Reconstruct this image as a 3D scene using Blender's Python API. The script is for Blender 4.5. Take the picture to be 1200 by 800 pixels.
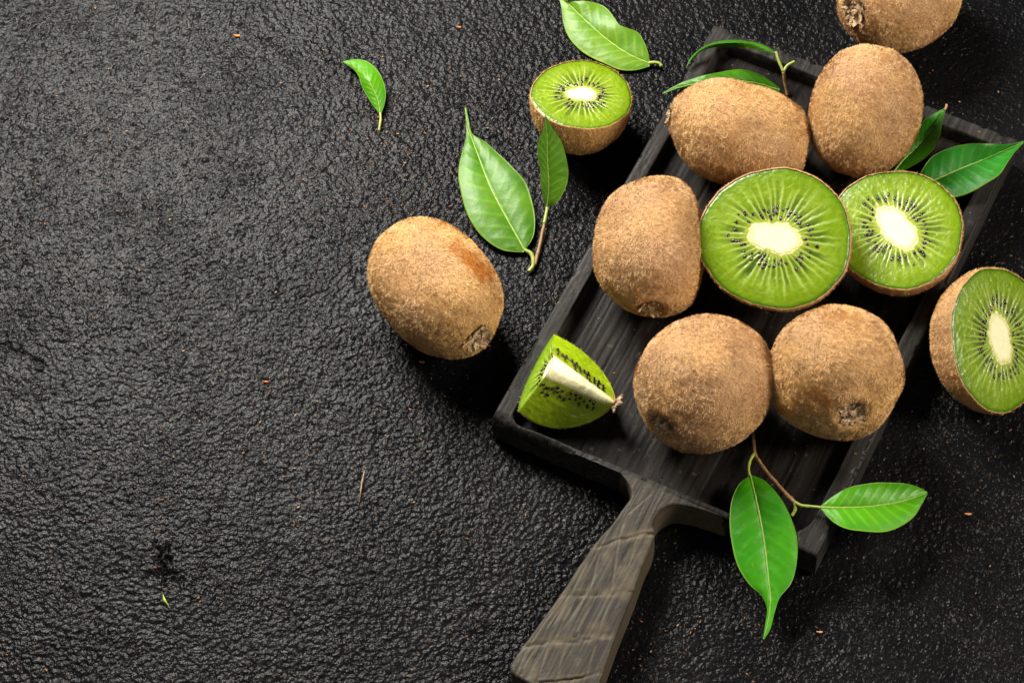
import bpy, math
import numpy as np

# ------------------------------------------------------------------ start, camera, light
for o in list(bpy.data.objects):
    bpy.data.objects.remove(o)
S = bpy.context.scene
COL = S.collection
MM = 0.001
UNIT = 0.00035                       # one photo pixel on the board, in metres
TILT = math.radians(29.72)
FPX, CX, CY = 3099.0, 750.0, 400.0
ZT = 0.018                           # top of the board's rim
ZF = 0.0105                          # floor of the tray
F = np.array([0, math.sin(TILT), -math.cos(TILT)])
U = np.array([0, math.cos(TILT), math.sin(TILT)])
R = np.array([1.0, 0, 0])
B = -F
CAM = np.array([0, 0, ZT]) - F * FPX * UNIT

cd = bpy.data.cameras.new('camera')
cd.sensor_width = 36
cd.lens = 36 * FPX / 1200
cd.shift_x = (600 - CX) / 1200
cd.clip_start = 0.02
cd.clip_end = 50
cam = bpy.data.objects.new('camera', cd)
COL.objects.link(cam)
cam.location = CAM
cam.rotation_euler = (TILT, 0, 0)
S.camera = cam

W = bpy.data.worlds.new('World')
S.world = W
W.use_nodes = True
W.node_tree.nodes['Background'].inputs[0].default_value = (0.75, 0.85, 1.0, 1)
W.node_tree.nodes['Background'].inputs[1].default_value = 0.015


def area(name, loc, target, sx, sy, power, color):
    from mathutils import Vector
    l = bpy.data.lights.new(name, 'AREA')
    l.shape = 'RECTANGLE'
    l.size, l.size_y = sx, sy
    l.energy = power
    l.color = color
    o = bpy.data.objects.new(name, l)
    COL.objects.link(o)
    o.location = loc
    o.rotation_euler = (Vector(target) - Vector(loc)).to_track_quat('-Z', 'Y').to_euler()
    return o


area('window_light', (-0.34, 0.47, 0.56), (-0.02, 0.0, 0.0), 0.34, 0.34, 19.5, (1.0, 0.955, 0.885))
area('fill_light', (0.78, -0.12, 0.62), (0.06, 0.0, 0.02), 0.30, 0.30, 12, (1.0, 0.90, 0.78))
area('front_fill_light', (0.05, -1.15, 0.85), (0.0, 0.0, 0.0), 0.5, 0.5, 2.6, (1.0, 0.97, 0.93))  # unseen fill on the viewer's side, set to lift the near faces

S.view_settings.view_transform = 'Standard'
S.view_settings.look = 'None'
S.view_settings.exposure = 0.0
S.view_settings.gamma = 1.0
S.render.engine = 'CYCLES'

# ------------------------------------------------------------------ helpers
rng = np.random.default_rng(7)


def at(px, py, z):
    """point of the plane at height z seen at photo pixel px, py"""
    px, py, z = np.broadcast_arrays(np.asarray(px, float), np.asarray(py, float), np.asarray(z, float))
    d = F + ((px - CX) / FPX)[..., None] * R + ((CY - py) / FPX)[..., None] * U
    t = (z - CAM[2]) / d[..., 2]
    return CAM + d * t[..., None]


def camdir(phi, tau):
    phi, tau = math.radians(phi), math.radians(tau)
    return math.cos(tau) * (math.cos(phi) * R + math.sin(phi) * U) + math.sin(tau) * B


def unit(v):
    return v / np.linalg.norm(v)


_tab = {}


def vnoise(p, seed=0):
    """smooth 3-D value noise in -1..1, p is (..., 3)"""
    if seed not in _tab:
        _tab[seed] = np.random.default_rng(seed + 100).random((64, 64, 64)).astype(np.float32)
    T = _tab[seed % 5] if seed % 5 in _tab else _tab[seed]
    p = np.asarray(p, float) + seed * 13.37
    i = np.floor(p).astype(int)
    f = p - i
    f = f * f * f * (f * (f * 6 - 15) + 10)
    r = 0
    for dx in (0, 1):
        wx = f[..., 0] if dx else 1 - f[..., 0]
        for dy in (0, 1):
            wy = f[..., 1] if dy else 1 - f[..., 1]
            for dz in (0, 1):
                wz = f[..., 2] if dz else 1 - f[..., 2]
                r = r + wx * wy * wz * T[(i[..., 0] + dx) & 63, (i[..., 1] + dy) & 63, (i[..., 2] + dz) & 63]
    return r * 2 - 1


def fbm(p, seed=0, octs=3, gain=0.5):
    r, a = 0, 1.0
    p = np.asarray(p, float)
    for k in range(octs):
        r = r + a * vnoise(p * (2.03 ** k), seed + k * 7)
        a *= gain
    return r


def sst(e0, e1, x):
    t = np.clip((x - e0) / (e1 - e0), 0, 1)
    return t * t * (3 - 2 * t)


def link(name, me, parent=None, loc=None):
    o = bpy.data.objects.new(name, me)
    COL.objects.link(o)
    if parent is not None:
        o.parent = parent
    if loc is not None:
        o.location = loc
    return o


def make_mesh(name, V, Fc, mats, parent=None, smooth=True, attrs=None, colors=None, midx=None, local=None, uvs=None):
    """V (n,3) in world space; Fc (m,k) faces; local(V) turns world into the parent's space"""
    V = np.asarray(V, np.float32)
    if local is not None:
        V = local(V)
    elif parent is not None:
        V = V - np.array(base_of(parent), np.float32)
    Fc = np.asarray(Fc, np.int32)
    me = bpy.data.meshes.new(name)
    m, k = Fc.shape
    me.vertices.add(len(V))
    me.vertices.foreach_set('co', V.astype(np.float32).ravel())
    me.loops.add(m * k)
    me.loops.foreach_set('vertex_index', Fc.ravel())
    me.polygons.add(m)
    me.polygons.foreach_set('loop_start', np.arange(m, dtype=np.int32) * k)
    me.polygons.foreach_set('use_smooth', np.full(m, smooth))
    for mt in (mats if isinstance(mats, (list, tuple)) else [mats]):
        me.materials.append(mt)
    if midx is not None:
        me.polygons.foreach_set('material_index', np.asarray(midx, np.int32))
    me.update(calc_edges=True)
    for an, av in (attrs or {}).items():
        a = me.attributes.new(an, 'FLOAT', 'POINT')
        a.data.foreach_set('value', np.asarray(av, np.float32).ravel())
    if colors is not None:
        a = me.attributes.new('tint', 'FLOAT_COLOR', 'POINT')
        c = np.ones((len(V), 4), np.float32)
        c[:, :3] = colors
        a.data.foreach_set('color', c.ravel())
    me.validate()
    return link(name, me, parent)


def base_of(o):
    l = np.array(o.location)
    p = o.parent
    while p is not None:
        l = l + np.array(p.location)
        p = p.parent
    return l


def empty(name, loc, label, cat, group=None, rz=0):
    o = bpy.data.objects.new(name, None)
    COL.objects.link(o)
    o.empty_display_size = 0.01
    o.location = loc
    o.rotation_euler = (0, 0, rz)
    o['label'] = label
    o['category'] = cat
    if group:
        o['group'] = group
    return o


def grid_faces(n, m, wrap=False):
    """quads of an n x m vertex grid, index i*m+j; wrap joins the last column to the first"""
    i = np.arange(n - 1)[:, None]
    j = np.arange(m if wrap else m - 1)[None, :]
    j2 = (j + 1) % m
    q = np.stack([i * m + j + 0 * j2, i * m + j2, (i + 1) * m + j2, (i + 1) * m + j + 0 * j2], -1)
    return q.reshape(-1, 4)


def tube(pts, rad, seg=10, taper=None):
    """swept tube with closed ends: vertices and quads"""
    pts = np.asarray(pts, float)
    n = len(pts)
    rad = np.broadcast_to(np.asarray(rad, float), (n,))
    T = np.gradient(pts, axis=0)
    T /= np.linalg.norm(T, axis=1)[:, None] + 1e-12
    up = np.array([0, 0, 1.0])
    A = np.cross(T, up)
    A /= np.linalg.norm(A, axis=1)[:, None] + 1e-9
    Bn = np.cross(A, T)
    th = np.linspace(0, 2 * math.pi, seg, endpoint=False)
    ring = np.cos(th)[None, :, None] * A[:, None, :] + np.sin(th)[None, :, None] * Bn[:, None, :]
    V = pts[:, None, :] + ring * rad[:, None, None]
    V = np.concatenate([np.repeat(pts[:1][None], seg, 1), V, np.repeat(pts[-1:][None], seg, 1)], 0)
    return V.reshape(-1, 3), grid_faces(n + 2, seg, True)


def spline(P, n):
    """Catmull-Rom through the points, n samples, roughly even"""
    P = np.asarray(P, float)
    d = np.r_[0, np.cumsum(np.linalg.norm(np.diff(P, axis=0), axis=1))]
    d /= d[-1]
    t = np.linspace(0, 1, n)
    m = np.gradient(P, d, axis=0)
    k = np.clip(np.searchsorted(d, t, side='right') - 1, 0, len(d) - 2)
    h = (d[k + 1] - d[k])[:, None]
    s = ((t - d[k]) / (d[k + 1] - d[k]))[:, None]
    return ((2 * s**3 - 3 * s**2 + 1) * P[k] + (s**3 - 2 * s**2 + s) * h * m[k]
            + (-2 * s**3 + 3 * s**2) * P[k + 1] + (s**3 - s**2) * h * m[k + 1])


# ------------------------------------------------------------------ materials
class Mat:
    def __init__(s, name):
        s.m = bpy.data.materials.new(name)
        s.m.use_nodes = True
        s.t = s.m.node_tree
        s.b = s.t.nodes['Principled BSDF']
        s.out = s.t.nodes['Material Output']

    def n(s, kind, **kw):
        nd = s.t.nodes.new(kind)
        for k, v in kw.items():
            if k.startswith('i_'):
                nd.inputs[k[2:].replace('_', ' ')].default_value = v
            else:
                setattr(nd, k, v)
        return nd

    def l(s, a, b):
        s.t.links.new(a, b)

    def coord(s, scale=(1, 1, 1), rot=(0, 0, 0)):
        c = s.n('ShaderNodeTexCoord')
        mp = s.n('ShaderNodeMapping')
        mp.inputs['Scale'].default_value = scale
        mp.inputs['Rotation'].default_value = rot
        s.l(c.outputs['Object'], mp.inputs[0])
        return mp.outputs[0]

    def noise(s, vec, scale, detail=4, rough=0.55, dist=0.0):
        nd = s.n('ShaderNodeTexNoise')
        nd.inputs['Scale'].default_value = scale
        nd.inputs['Detail'].default_value = detail
        nd.inputs['Roughness'].default_value = rough
        nd.inputs['Distortion'].default_value = dist
        s.l(vec, nd.inputs['Vector'])
        return nd.outputs['Fac']

    def ramp(s, fac, stops):
        r = s.n('ShaderNodeValToRGB')
        e = r.color_ramp.elements
        while len(e) < len(stops):
            e.new(0.5)
        for k, (p, c) in enumerate(stops):
            e[k].position = p
            e[k].color = (*c, 1) if len(c) == 3 else c
        s.l(fac, r.inputs[0])
        return r.outputs[0]

    def mix(s, fac, a, b, blend='MIX'):
        m = s.n('ShaderNodeMix', data_type='RGBA', blend_type=blend)
        for sock, v in ((0, fac), (6, a), (7, b)):
            if hasattr(v, 'is_linked'):
                s.l(v, m.inputs[sock])
            elif sock == 0:
                m.inputs[0].default_value = v
            else:
                m.inputs[sock].default_value = (*v, 1)
        return m.outputs[2]

    def math(s, op, a, b=0.0, c=0.0):
        m = s.n('ShaderNodeMath', operation=op)
        for k, v in enumerate((a, b, c)):
            if hasattr(v, 'is_linked'):
                s.l(v, m.inputs[k])
            else:
                m.inputs[k].default_value = v
        return m.outputs[0]

    def bump(s, h, dist, strength=1.0, prev=None):
        b = s.n('ShaderNodeBump')
        b.inputs['Distance'].default_value = dist
        b.inputs['Strength'].default_value = strength
        s.l(h, b.inputs['Height'])
        if prev is not None:
            s.l(prev, b.inputs['Normal'])
        s.l(b.outputs[0], s.b.inputs['Normal'])
        return b.outputs[0]

    def attr(s, name):
        a = s.n('ShaderNodeAttribute', attribute_name=name)
        return a

    def base(s, v):
        if hasattr(v, 'is_linked'):
            s.l(v, s.b.inputs['Base Color'])
        else:
            s.b.inputs['Base Color'].default_value = (*v, 1)

    def setv(s, **kw):
        for k, v in kw.items():
            k = k.replace('_', ' ')
            if hasattr(v, 'is_linked'):
                s.l(v, s.b.inputs[k])
            else:
                s.b.inputs[k].default_value = v


def m_table():
    s = Mat('black_painted_surface')
    v = s.coord()
    big = s.noise(v, 14, 4)
    fine = s.noise(v, 1400, 2, 0.6)
    med = s.noise(v, 320, 4, 0.6, 0.4)
    col = s.ramp(big, [(0.3, (0.0025, 0.0025, 0.003)), (0.7, (0.006, 0.006, 0.0065))])
    sp = s.ramp(s.noise(v, 520, 2, 0.5), [(0.68, (0, 0, 0)), (0.76, (1, 1, 1))])
    zone = s.ramp(s.noise(v, 45, 3), [(0.42, (0, 0, 0)), (0.62, (1, 1, 1))])
    dust = s.math('MULTIPLY', sp, zone)
    dust = s.math('MULTIPLY', dust, 0.8)
    col = s.mix(dust, col, (0.085, 0.048, 0.026))
    s.base(col)
    rough = s.ramp(s.noise(v, 160, 4, 0.6), [(0.3, (0.20,) * 3), (0.7, (0.32,) * 3)])
    s.setv(Roughness=rough, Specular_IOR_Level=0.078)
    calm = s.ramp(s.noise(v, 24, 5, 0.7), [(0.34, (0.60,) * 3), (0.52, (0.80,) * 3), (0.68, (1.1,) * 3)])
    vo = s.n('ShaderNodeTexVoronoi', feature='F1')
    vo.inputs['Scale'].default_value = 430
    wv = s.n('ShaderNodeVectorMath', operation='ADD')
    wn = s.n('ShaderNodeTexNoise')
    wn.inputs['Scale'].default_value = 300
    ws = s.n('ShaderNodeVectorMath', operation='SCALE')
    ws.inputs['Scale'].default_value = 0.0022
    s.l(v, wn.inputs['Vector'])
    s.l(wn.outputs['Color'], ws.inputs[0])
    s.l(v, wv.inputs[0])
    s.l(ws.outputs[0], wv.inputs[1])
    s.l(wv.outputs[0], vo.inputs['Vector'])
    grain = s.math('SUBTRACT', s.noise(v, 560, 2, 0.55, 0.2), s.math('MULTIPLY', vo.outputs['Distance'], 0.55))
    pits = s.ramp(s.noise(v, 330, 3, 0.6), [(0.27, (1, 1, 1)), (0.37, (0, 0, 0))])
    grain = s.math('SUBTRACT', grain, s.math('MULTIPLY', pits, 0.9))
    gr = s.math('MULTIPLY', grain, calm)
    b = s.bump(gr, 0.00092, 0.9)
    s.bump(s.math('MULTIPLY', fine, calm), 0.00012, 0.7, b)
    return s.m


def m_wood(name, lo, hi, stain=(0.10, 0.085, 0.05), rough=0.5, gb=0.0003, spec=0.2):
    s = Mat(name)
    v = s.coord((1, 0.045, 1))
    v2 = s.coord((1, 1, 1))
    g = s.noise(v, 420, 6, 0.65, 0.05)
    g2 = s.noise(v, 130, 4, 0.6, 0.1)
    big = s.noise(v2, 30, 4)
    col = s.mix(s.ramp(g2, [(0.32, (0, 0, 0)), (0.7, (1, 1, 1))]), lo, hi)
    col = s.mix(s.ramp(g, [(0.35, (1, 1, 1)), (0.62, (0, 0, 0))]), col, tuple(c * 0.35 for c in lo))
    wear = s.ramp(s.noise(v2, 110, 5, 0.7), [(0.60, (0, 0, 0)), (0.75, (0.5, 0.5, 0.5))])
    col = s.mix(wear, col, tuple(c * 1.5 for c in hi))
    col = s.mix(s.attr('groove_and_side_light').outputs['Fac'], col, stain)
    col = s.mix(s.attr('crack').outputs['Fac'], col, (0.012, 0.010, 0.007))
    s.base(col)
    r = s.ramp(big, [(0.3, (rough - 0.1,) * 3), (0.7, (rough + 0.15,) * 3)])
    s.setv(Roughness=r, Specular_IOR_Level=spec)
    b = s.bump(g, gb, 0.7)
    s.bump(s.noise(v2, 700, 3, 0.7), 0.0003, 0.5, b)
    return s.m


def m_skin():
    s = Mat('kiwi_skin_brown')
    v = s.coord()
    a = s.noise(v, 60, 4, 0.6)
    f = s.noise(v, 800, 4, 0.65, 1.2)
    m = s.noise(v, 300, 3, 0.6, 1.5)
    info = s.attr('hue').outputs['Fac']
    col = s.mix(s.ramp(a, [(0.3, (0, 0, 0)), (0.72, (1, 1, 1))]), (0.31, 0.16, 0.068), (0.47, 0.275, 0.122))
    col = s.mix(info, col, (0.50, 0.29, 0.100))
    col = s.mix(s.ramp(f, [(0.34, (0.7,) * 3), (0.56, (0, 0, 0))]), col, (0.15, 0.075, 0.032))
    col = s.mix(s.ramp(s.noise(v, 240, 4, 0.7), [(0.66, (0, 0, 0)), (0.78, (0.55,) * 3)]), col, (0.085, 0.038, 0.016))
    col = s.mix(s.math('MULTIPLY', s.attr('bald').outputs['Fac'], 0.8), col, (0.085, 0.042, 0.02))
    col = s.mix(s.attr('stain').outputs['Fac'], col, (0.30, 0.10, 0.010))
    s.base(col)
    s.setv(Roughness=0.62, Specular_IOR_Level=0.35)
    b = s.bump(m, 0.0006, 0.45)
    s.bump(f, 0.0004, 0.6, b)
    return s.m


def m_fuzz():
    s = Mat('kiwi_fuzz_golden')
    t = s.attr('tone').outputs['Fac']
    col = s.ramp(t, [(0.0, (0.23, 0.12, 0.055)), (0.5, (0.49, 0.282, 0.125)), (1.0, (0.72, 0.48, 0.245))])
    col = s.mix(s.attr('hue').outputs['Fac'], col, (0.60, 0.36, 0.130))
    v = s.coord()
    col = s.mix(s.ramp(s.noise(v, 55, 4, 0.65), [(0.46, (0, 0, 0)), (0.68, (0.38,) * 3)]), col, (0.20, 0.115, 0.052))
    col = s.mix(s.attr('stain').outputs['Fac'], col, (0.34, 0.12, 0.012))
    s.base(col)
    s.setv(Roughness=0.5, Specular_IOR_Level=0.35)
    return s.m


def m_tint(name, rough=0.3, sss=0.0, spec=0.5, bumpd=0.0, coat=0.0, radius=(0.5, 1.0, 0.2), sscale=0.002):
    s = Mat(name)
    a = s.attr('tint')
    s.base(a.outputs['Color'])
    s.setv(Roughness=rough, Specular_IOR_Level=spec)
    if sss:
        s.setv(Subsurface_Weight=sss, Subsurface_Scale=sscale)
        s.b.inputs['Subsurface Radius'].default_value = radius
    if coat:
        s.setv(Coat_Weight=coat, Coat_Roughness=0.15)
    if bumpd:
        v = s.coord()
        s.bump(s.noise(v, 420, 5, 0.7, 0.6), bumpd, 0.7)
    return s.m


def m_leaf():
    s = Mat('green_leaf')
    a = s.attr('tint')
    v = s.coord()
    col = s.mix(s.ramp(s.noise(v, 160, 4, 0.6), [(0.35, (0, 0, 0)), (0.7, (0.30,) * 3)]), a.outputs['Color'],
                (0.05, 0.19, 0.012))
    s.base(col)
    s.setv(Roughness=0.42, Specular_IOR_Level=0.32)
    s.bump(s.noise(v, 380, 4, 0.6), 0.00035, 0.5)
    tr = s.n('ShaderNodeBsdfTranslucent')
    s.l(s.mix(0.5, col, (0.22, 0.42, 0.02)), tr.inputs['Color'])
    mx = s.n('ShaderNodeMixShader')
    mx.inputs[0].default_value = 0.22
    s.l(s.b.outputs[0], mx.inputs[1])
    s.l(tr.outputs[0], mx.inputs[2])
    s.l(mx.outputs[0], s.out.inputs[0])
    return s.m


def m_plain(name, c1, c2, scale=400, rough=0.5, bd=0.0003, spec=0.4):
    s = Mat(name)
    v = s.coord()
    f = s.noise(v, scale, 4, 0.65)
    s.base(s.mix(s.ramp(f, [(0.35, (0, 0, 0)), (0.65, (1, 1, 1))]), c1, c2))
    s.setv(Roughness=rough, Specular_IOR_Level=spec)
    if bd:
        s.bump(f, bd, 0.8)
    return s.m


TABLE = m_table()
WOOD = m_wood('charred_wood_rim', (0.017, 0.0155, 0.014), (0.042, 0.038, 0.034), spec=.14)
FLOORW = m_wood('charred_wood_floor', (0.009, 0.0075, 0.0065), (0.022, 0.018, 0.015), rough=0.5, gb=0.0002, spec=0.10)
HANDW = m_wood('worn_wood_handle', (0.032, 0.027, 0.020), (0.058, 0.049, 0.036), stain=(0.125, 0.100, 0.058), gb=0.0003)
SKIN = m_skin()
FUZZ = m_fuzz()
FLESH = m_tint('kiwi_flesh', 0.28, 0.4, 0.42, 0.00025, radius=(0.9, 1.0, 0.25), sscale=0.002)
CORE = m_tint('kiwi_core', 0.42, 0.3, 0.35, 0.0003, radius=(1, 1, 0.7))
SEED = m_plain('kiwi_seed_black', (0.010, 0.005, 0.006), (0.030, 0.012, 0.014), 900, 0.22, 0, 0.6)
SEPAL = m_plain('dried_sepal', (0.12, 0.06, 0.027), (0.52, 0.36, 0.21), 500, 0.75, 0.0005)
LEAF = m_leaf()
RIB = m_plain('leaf_midrib', (0.20, 0.31, 0.05), (0.26, 0.36, 0.07), 300, 0.4, 0.0002)
TWIG = m_plain('brown_twig', (0.19, 0.10, 0.040), (0.34, 0.20, 0.085), 500, 0.6, 0.0003)
PETI = m_plain('petiole_yellow_green', (0.22, 0.30, 0.035), (0.31, 0.35, 0.07), 300, 0.4, 0.0002)
CRUMB = m_tint('crumb', 0.7, 0, 0.3)

# ------------------------------------------------------------------ the black surface


def table():
    d = 0.00066
    xs = np.arange(-0.330, 0.235, d)
    ys = np.arange(-0.215, 0.235, d)
    ext = np.array([0.004, 0.012, 0.03, 0.07, 0.15, 0.3, 0.6])
    xs = np.r_[xs[0] - ext[::-1], xs, xs[-1] + ext]
    ys = np.r_[ys[0] - ext[::-1], ys, ys[-1] + ext]
    X, Y = np.meshgrid(xs, ys, indexing='ij')
    P = np.stack([X, Y, 0 * X], -1)
    q = P / MM
    warp = np.stack([fbm(q / 9, 3, 2), fbm(q / 9, 4, 2), 0 * X], -1) * 1.6
    g1 = fbm((q + warp) / 1.35, 0, 2, 0.6)                              # granules
    g1 = np.sign(g1) * np.abs(g1) ** 0.85
    vert = fbm((q + warp) / np.array([1.9, 6.5, 1]), 1, 2)             # brush strokes away from the viewer
    hor = fbm((q + warp * 1.5) / np.array([16.0, 1.6, 1]), 2, 2)       # ridges across
    med = fbm(q / 6.5, 3, 3)
    big = fbm(q / 42, 4, 3)
    zone = fbm(q / 34, 0, 3)
    smooth = 1.05 - 0.75 * sst(0.05, 0.55, zone)
    hz = sst(0.1, 0.5, fbm(q / np.array([90, 22, 1]), 2, 2))
    peb = sst(0.02, 0.12, X + 0.03 * zone)                             # coarser grit towards the right
    h = ((0.075 + .05 * peb) * g1 * smooth + 0.050 * vert * (1 - hz) + 0.34 * hor * hz * 0.30 + 0.08 * med + 0.45 * big)
    h -= 0.16 * sst(.25, .9, -g1) * (0.4 + 0.6 * sst(-.3, .4, med))
    # sparse pits and pimples
    pit = fbm(q / 3.1, 1, 2)
    h -= 0.40 * sst(0.85, 1.35, pit)
    h += 0.5 * sst(0.85, 1.25, fbm(q / 2.0, 3, 2))
    # the broken notch at lower left and the crack at upper left
    def seg(p0, p1, w, depth, wob):
        nonlocal h
        a, b = at(*p0, 0)[:2] / MM, at(*p1, 0)[:2] / MM
        ab = b - a
        Q = q[..., :2] + np.stack([fbm(q / 3, 2, 4, .7), fbm(q / 3, 3, 4, .7)], -1) * wob
        t = np.clip(((Q - a) @ ab) / (ab @ ab), 0, 1)
        dd = np.linalg.norm(Q - (a + t[..., None] * ab), axis=-1)
        h -= depth * np.exp(-(dd / w) ** 2)
    seg((188, 640), (192, 672), 1.1, 2.4, 2.6)
    seg((170, 676), (210, 672), 0.8, 2.0, 2.4)
    seg((284, 28), (352, 74), 0.8, 0.8, 2.0)
    seg((0, 402), (48, 420), 1.0, 1.1, 2.0)
    seg((60, 665), (240, 668), 0.6, 0.25, 2.2)
    seg((90, 645), (330, 655), 0.6, 0.2, 2.2)
    seg((215, 300), (222, 370), 0.6, 0.25, 1.4)
    lim = (sst(-0.333, -0.315, X) * sst(0.238, 0.220, X) * sst(-0.218, -0.20, Y) * sst(0.238, 0.22, Y))
    # things rest on the surface: calm it where they stand
    Z = (h * lim - 0.55) * MM
    V = np.stack([X, Y, Z], -1).reshape(-1, 3)
    o = make_mesh('tabletop', V, grid_faces(len(xs), len(ys)), TABLE)
    o['kind'] = 'structure'
    return o


table()

# ------------------------------------------------------------------ the board
BROT = math.radians(-25.276)
BO = np.array([-171.874 * UNIT, -101.644 * UNIT, 0.0])
BW, BH = 409.6 * UNIT, 620.5 * UNIT
cb, sb = math.cos(BROT), math.sin(BROT)


def to_board(V):
    V = np.asarray(V, float) - BO
    return np.stack([V[..., 0] * cb + V[..., 1] * sb, -V[..., 0] * sb + V[..., 1] * cb, V[..., 2]], -1)


def from_board(x, y, z):
    x, y, z = np.broadcast_arrays(*[np.asarray(k, float) for k in (x, y, z)])
    return BO + np.stack([x * cb - y * sb, x * sb + y * cb, z], -1)


def seg_dist(P, a, b):
    ab = b - a
    t = np.clip(((P - a) @ ab) / (ab @ ab), 0, 1)
    return np.linalg.norm(P - (a + t[..., None] * ab), axis=-1)


def rounding(d, r):
    k = np.clip(r - d, 0, r)
    return r - np.sqrt(np.maximum(r * r - k * k, 0))


def board():
    root = empty('wooden_serving_board', tuple(BO), 'dark charred wooden serving board with raised rim and flared handle',
                 'serving board', rz=BROT)
    idl = lambda V: V
    edge = np.array([0, 0.12, 0.3, 0.6, 1.0, 1.5]) * MM
    xs = np.r_[edge, np.arange(2.0 * MM, BW - 1.8 * MM, 0.5 * MM), BW - edge[::-1]]
    ys = np.r_[edge, np.arange(2.0 * MM, BH - 1.8 * MM, 0.5 * MM), BH - edge[::-1]]
    X, Y = np.meshgrid(xs, ys, indexing='ij')
    n, m = X.shape
    # the outer outline wanders a little, as worn wood does
    q = np.stack([X, Y, 0 * X], -1) / MM
    wl, wr, wt, wf = 7.6 * MM, 8.0 * MM, 7.0 * MM, 3.0 * MM
    wob = fbm(q / 14, 1, 2) * 0.35 * MM
    cxr, cyr = (wl + BW - wr) / 2, (wf + BH - wt) / 2
    hx, hy = (BW - wl - wr) / 2, (BH - wf - wt) / 2
    rc = np.where((X > cxr) & (Y < cyr), 13.0, 4.0) * MM
    ax, ay = np.abs(X - cxr) - hx + rc, np.abs(Y - cyr) - hy + rc
    sd = np.hypot(np.maximum(ax, 0), np.maximum(ay, 0)) + np.minimum(np.maximum(ax, ay), 0) - rc + wob
    inside = sst(0.5 * MM, -0.7 * MM, sd)
    grain = fbm(q / np.array([1.1, 16, 1]), 2, 3)
    gr2 = fbm(q / np.array([4, 40, 1]), 3, 2)
    fine = fbm(q / 1.4, 4, 2)
    # the joint of the rim at the corner, slight chips along the edges
    chip = sst(0.35, 0.9, fbm(q / 4.0, 0, 3))
    dn = np.minimum(np.minimum(X, BW - X), BH - Y)
    hand = sst(29 * MM, 36 * MM, X) * sst(92 * MM, 85 * MM, X)
    zr = ZT - rounding(dn, 1.0 * MM)
    rf = (5.5 - 4.0 * sst(10, 60, X / MM)) * MM
    zr = zr - rounding(Y, np.maximum(rf, 1 * MM)) * (1 - hand)
    zr -= chip * np.exp(-((np.minimum(dn, Y)) / (1.6 * MM)) ** 2) * 1.5 * MM
    zr -= 0.12 * MM * np.exp(-(sd / (0.8 * MM)) ** 2) * 4 * (0.5 + 0.5 * fine)
    zr += (0.10 * grain + 0.06 * fine) * MM
    zf = ZF + (0.05 * grain + 0.14 * gr2 + 0.03 * fine) * MM
    for gx, gy0, gy1, dp in ((14, 20, 120, .5), (19, 5, 90, .4), (30, 10, 170, .5), (37, 0, 75, .45), (62, 10, 200, .4), (90, 5, 60, .5), (97, 5, 120, .4), (118, 8, 190, .5)):
        dd = np.abs(q[..., 0] - gx - 0.8 * vnoise(q / 30, 2))
        zf -= 0.5 * dp * MM * np.exp(-(dd / 0.5) ** 2) * sst(gy0, gy0 + 8, q[..., 1]) * sst(gy1 + 8, gy1, q[..., 1])
    Z = zr * (1 - inside) + zf * inside
    groove_and_side_light = np.clip(sst(0.95, 1.4, fbm(q / 3.0, 2, 3)), 0, 1) * 0.7
    V = np.stack([X, Y, Z], -1).reshape(-1, 3)
    Fq = grid_faces(n, m)
    fc = sd.ravel()[Fq].mean(1)
    # floor of the tray
    def sub(mask, name, mat, extraV=None, extraF=None):
        f = Fq[mask][:, ::-1] if False else Fq[mask]
        used = np.unique(f)
        mp = np.full(len(V), -1)
        mp[used] = np.arange(len(used))
        vv, ff, gg = V[used], mp[f], groove_and_side_light.ravel()[used]
        if extraV is not None:
            ff = np.vstack([ff, extraF + len(vv)])
            vv = np.vstack([vv, extraV])
            gg = np.r_[gg, np.zeros(len(extraV))]
        return make_mesh(name, vv, ff, mat, root, local=idl, attrs={'groove_and_side_light': gg})
    sub(fc < -0.7 * MM, 'tray_floor', FLOORW)
    # sides: a skirt round the outline
    Vg = V.reshape(n, m, 3)
    ring = np.concatenate([Vg[:, 0], Vg[-1, 1:], Vg[-2::-1, -1], Vg[0, -2:0:-1]])
    nr = len(ring)
    lv = np.array([0.0, 0.15, 0.4, 0.7, 1.0])
    SK = np.repeat(ring[:, None, :], len(lv), 1)
    cen = np.array([BW / 2, BH / 2])
    for k, t in enumerate(lv):
        SK[:, k, 2] = ring[:, 2] * (1 - t) + 0.0004 * t
        if k:
            nrm = np.zeros((nr, 2))
            nrm[:, 0] = (ring[:, 0] > BW - 1e-6) * 1.0 - (ring[:, 0] < 1e-6) * 1.0
            nrm[:, 1] = (ring[:, 1] > BH - 1e-6) * 1.0 - (ring[:, 1] < 1e-6) * 1.0
            w = fbm(np.stack([ring[:, 0] * 120, ring[:, 1] * 120, np.full(nr, SK[:, k, 2].mean() * 900)], -1), 1, 2)
            amt = (w * 0.18 - 0.25 * t * (nrm[:, 1] < 0)) * MM
            SK[:, k, :2] += nrm * amt[:, None]
    sub(fc >= -0.7 * MM, 'rim', WOOD, SK.reshape(-1, 3), _wrapfaces(nr, len(lv)))
    # underside
    bv = np.array([[0.5 * MM, 0.5 * MM, 0.0006], [BW - .5 * MM, 0.5 * MM, 0.0006], [BW - .5 * MM, BH - .5 * MM, 0.0006], [.5 * MM, BH - .5 * MM, 0.0006]])
    # handle
    L = [(690, 531), (712, 543), (727, 554), (736, 566), (739, 580), (732, 592), (716, 614), (698, 634), (680, 660), (656, 696), (620, 746), (601, 773), (598, 784), (606, 793), (640, 812)]
    Rr = [(850, 605), (828, 598), (807, 592), (788, 591), (773, 599), (766, 611), (767, 624), (763, 640), (754, 660), (742, 694), (722, 744), (706, 790), (703, 800), (699, 812), (685, 828)]
    Lp = to_board(at(*np.array(L, float).T, ZT))[:, :2]
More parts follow.
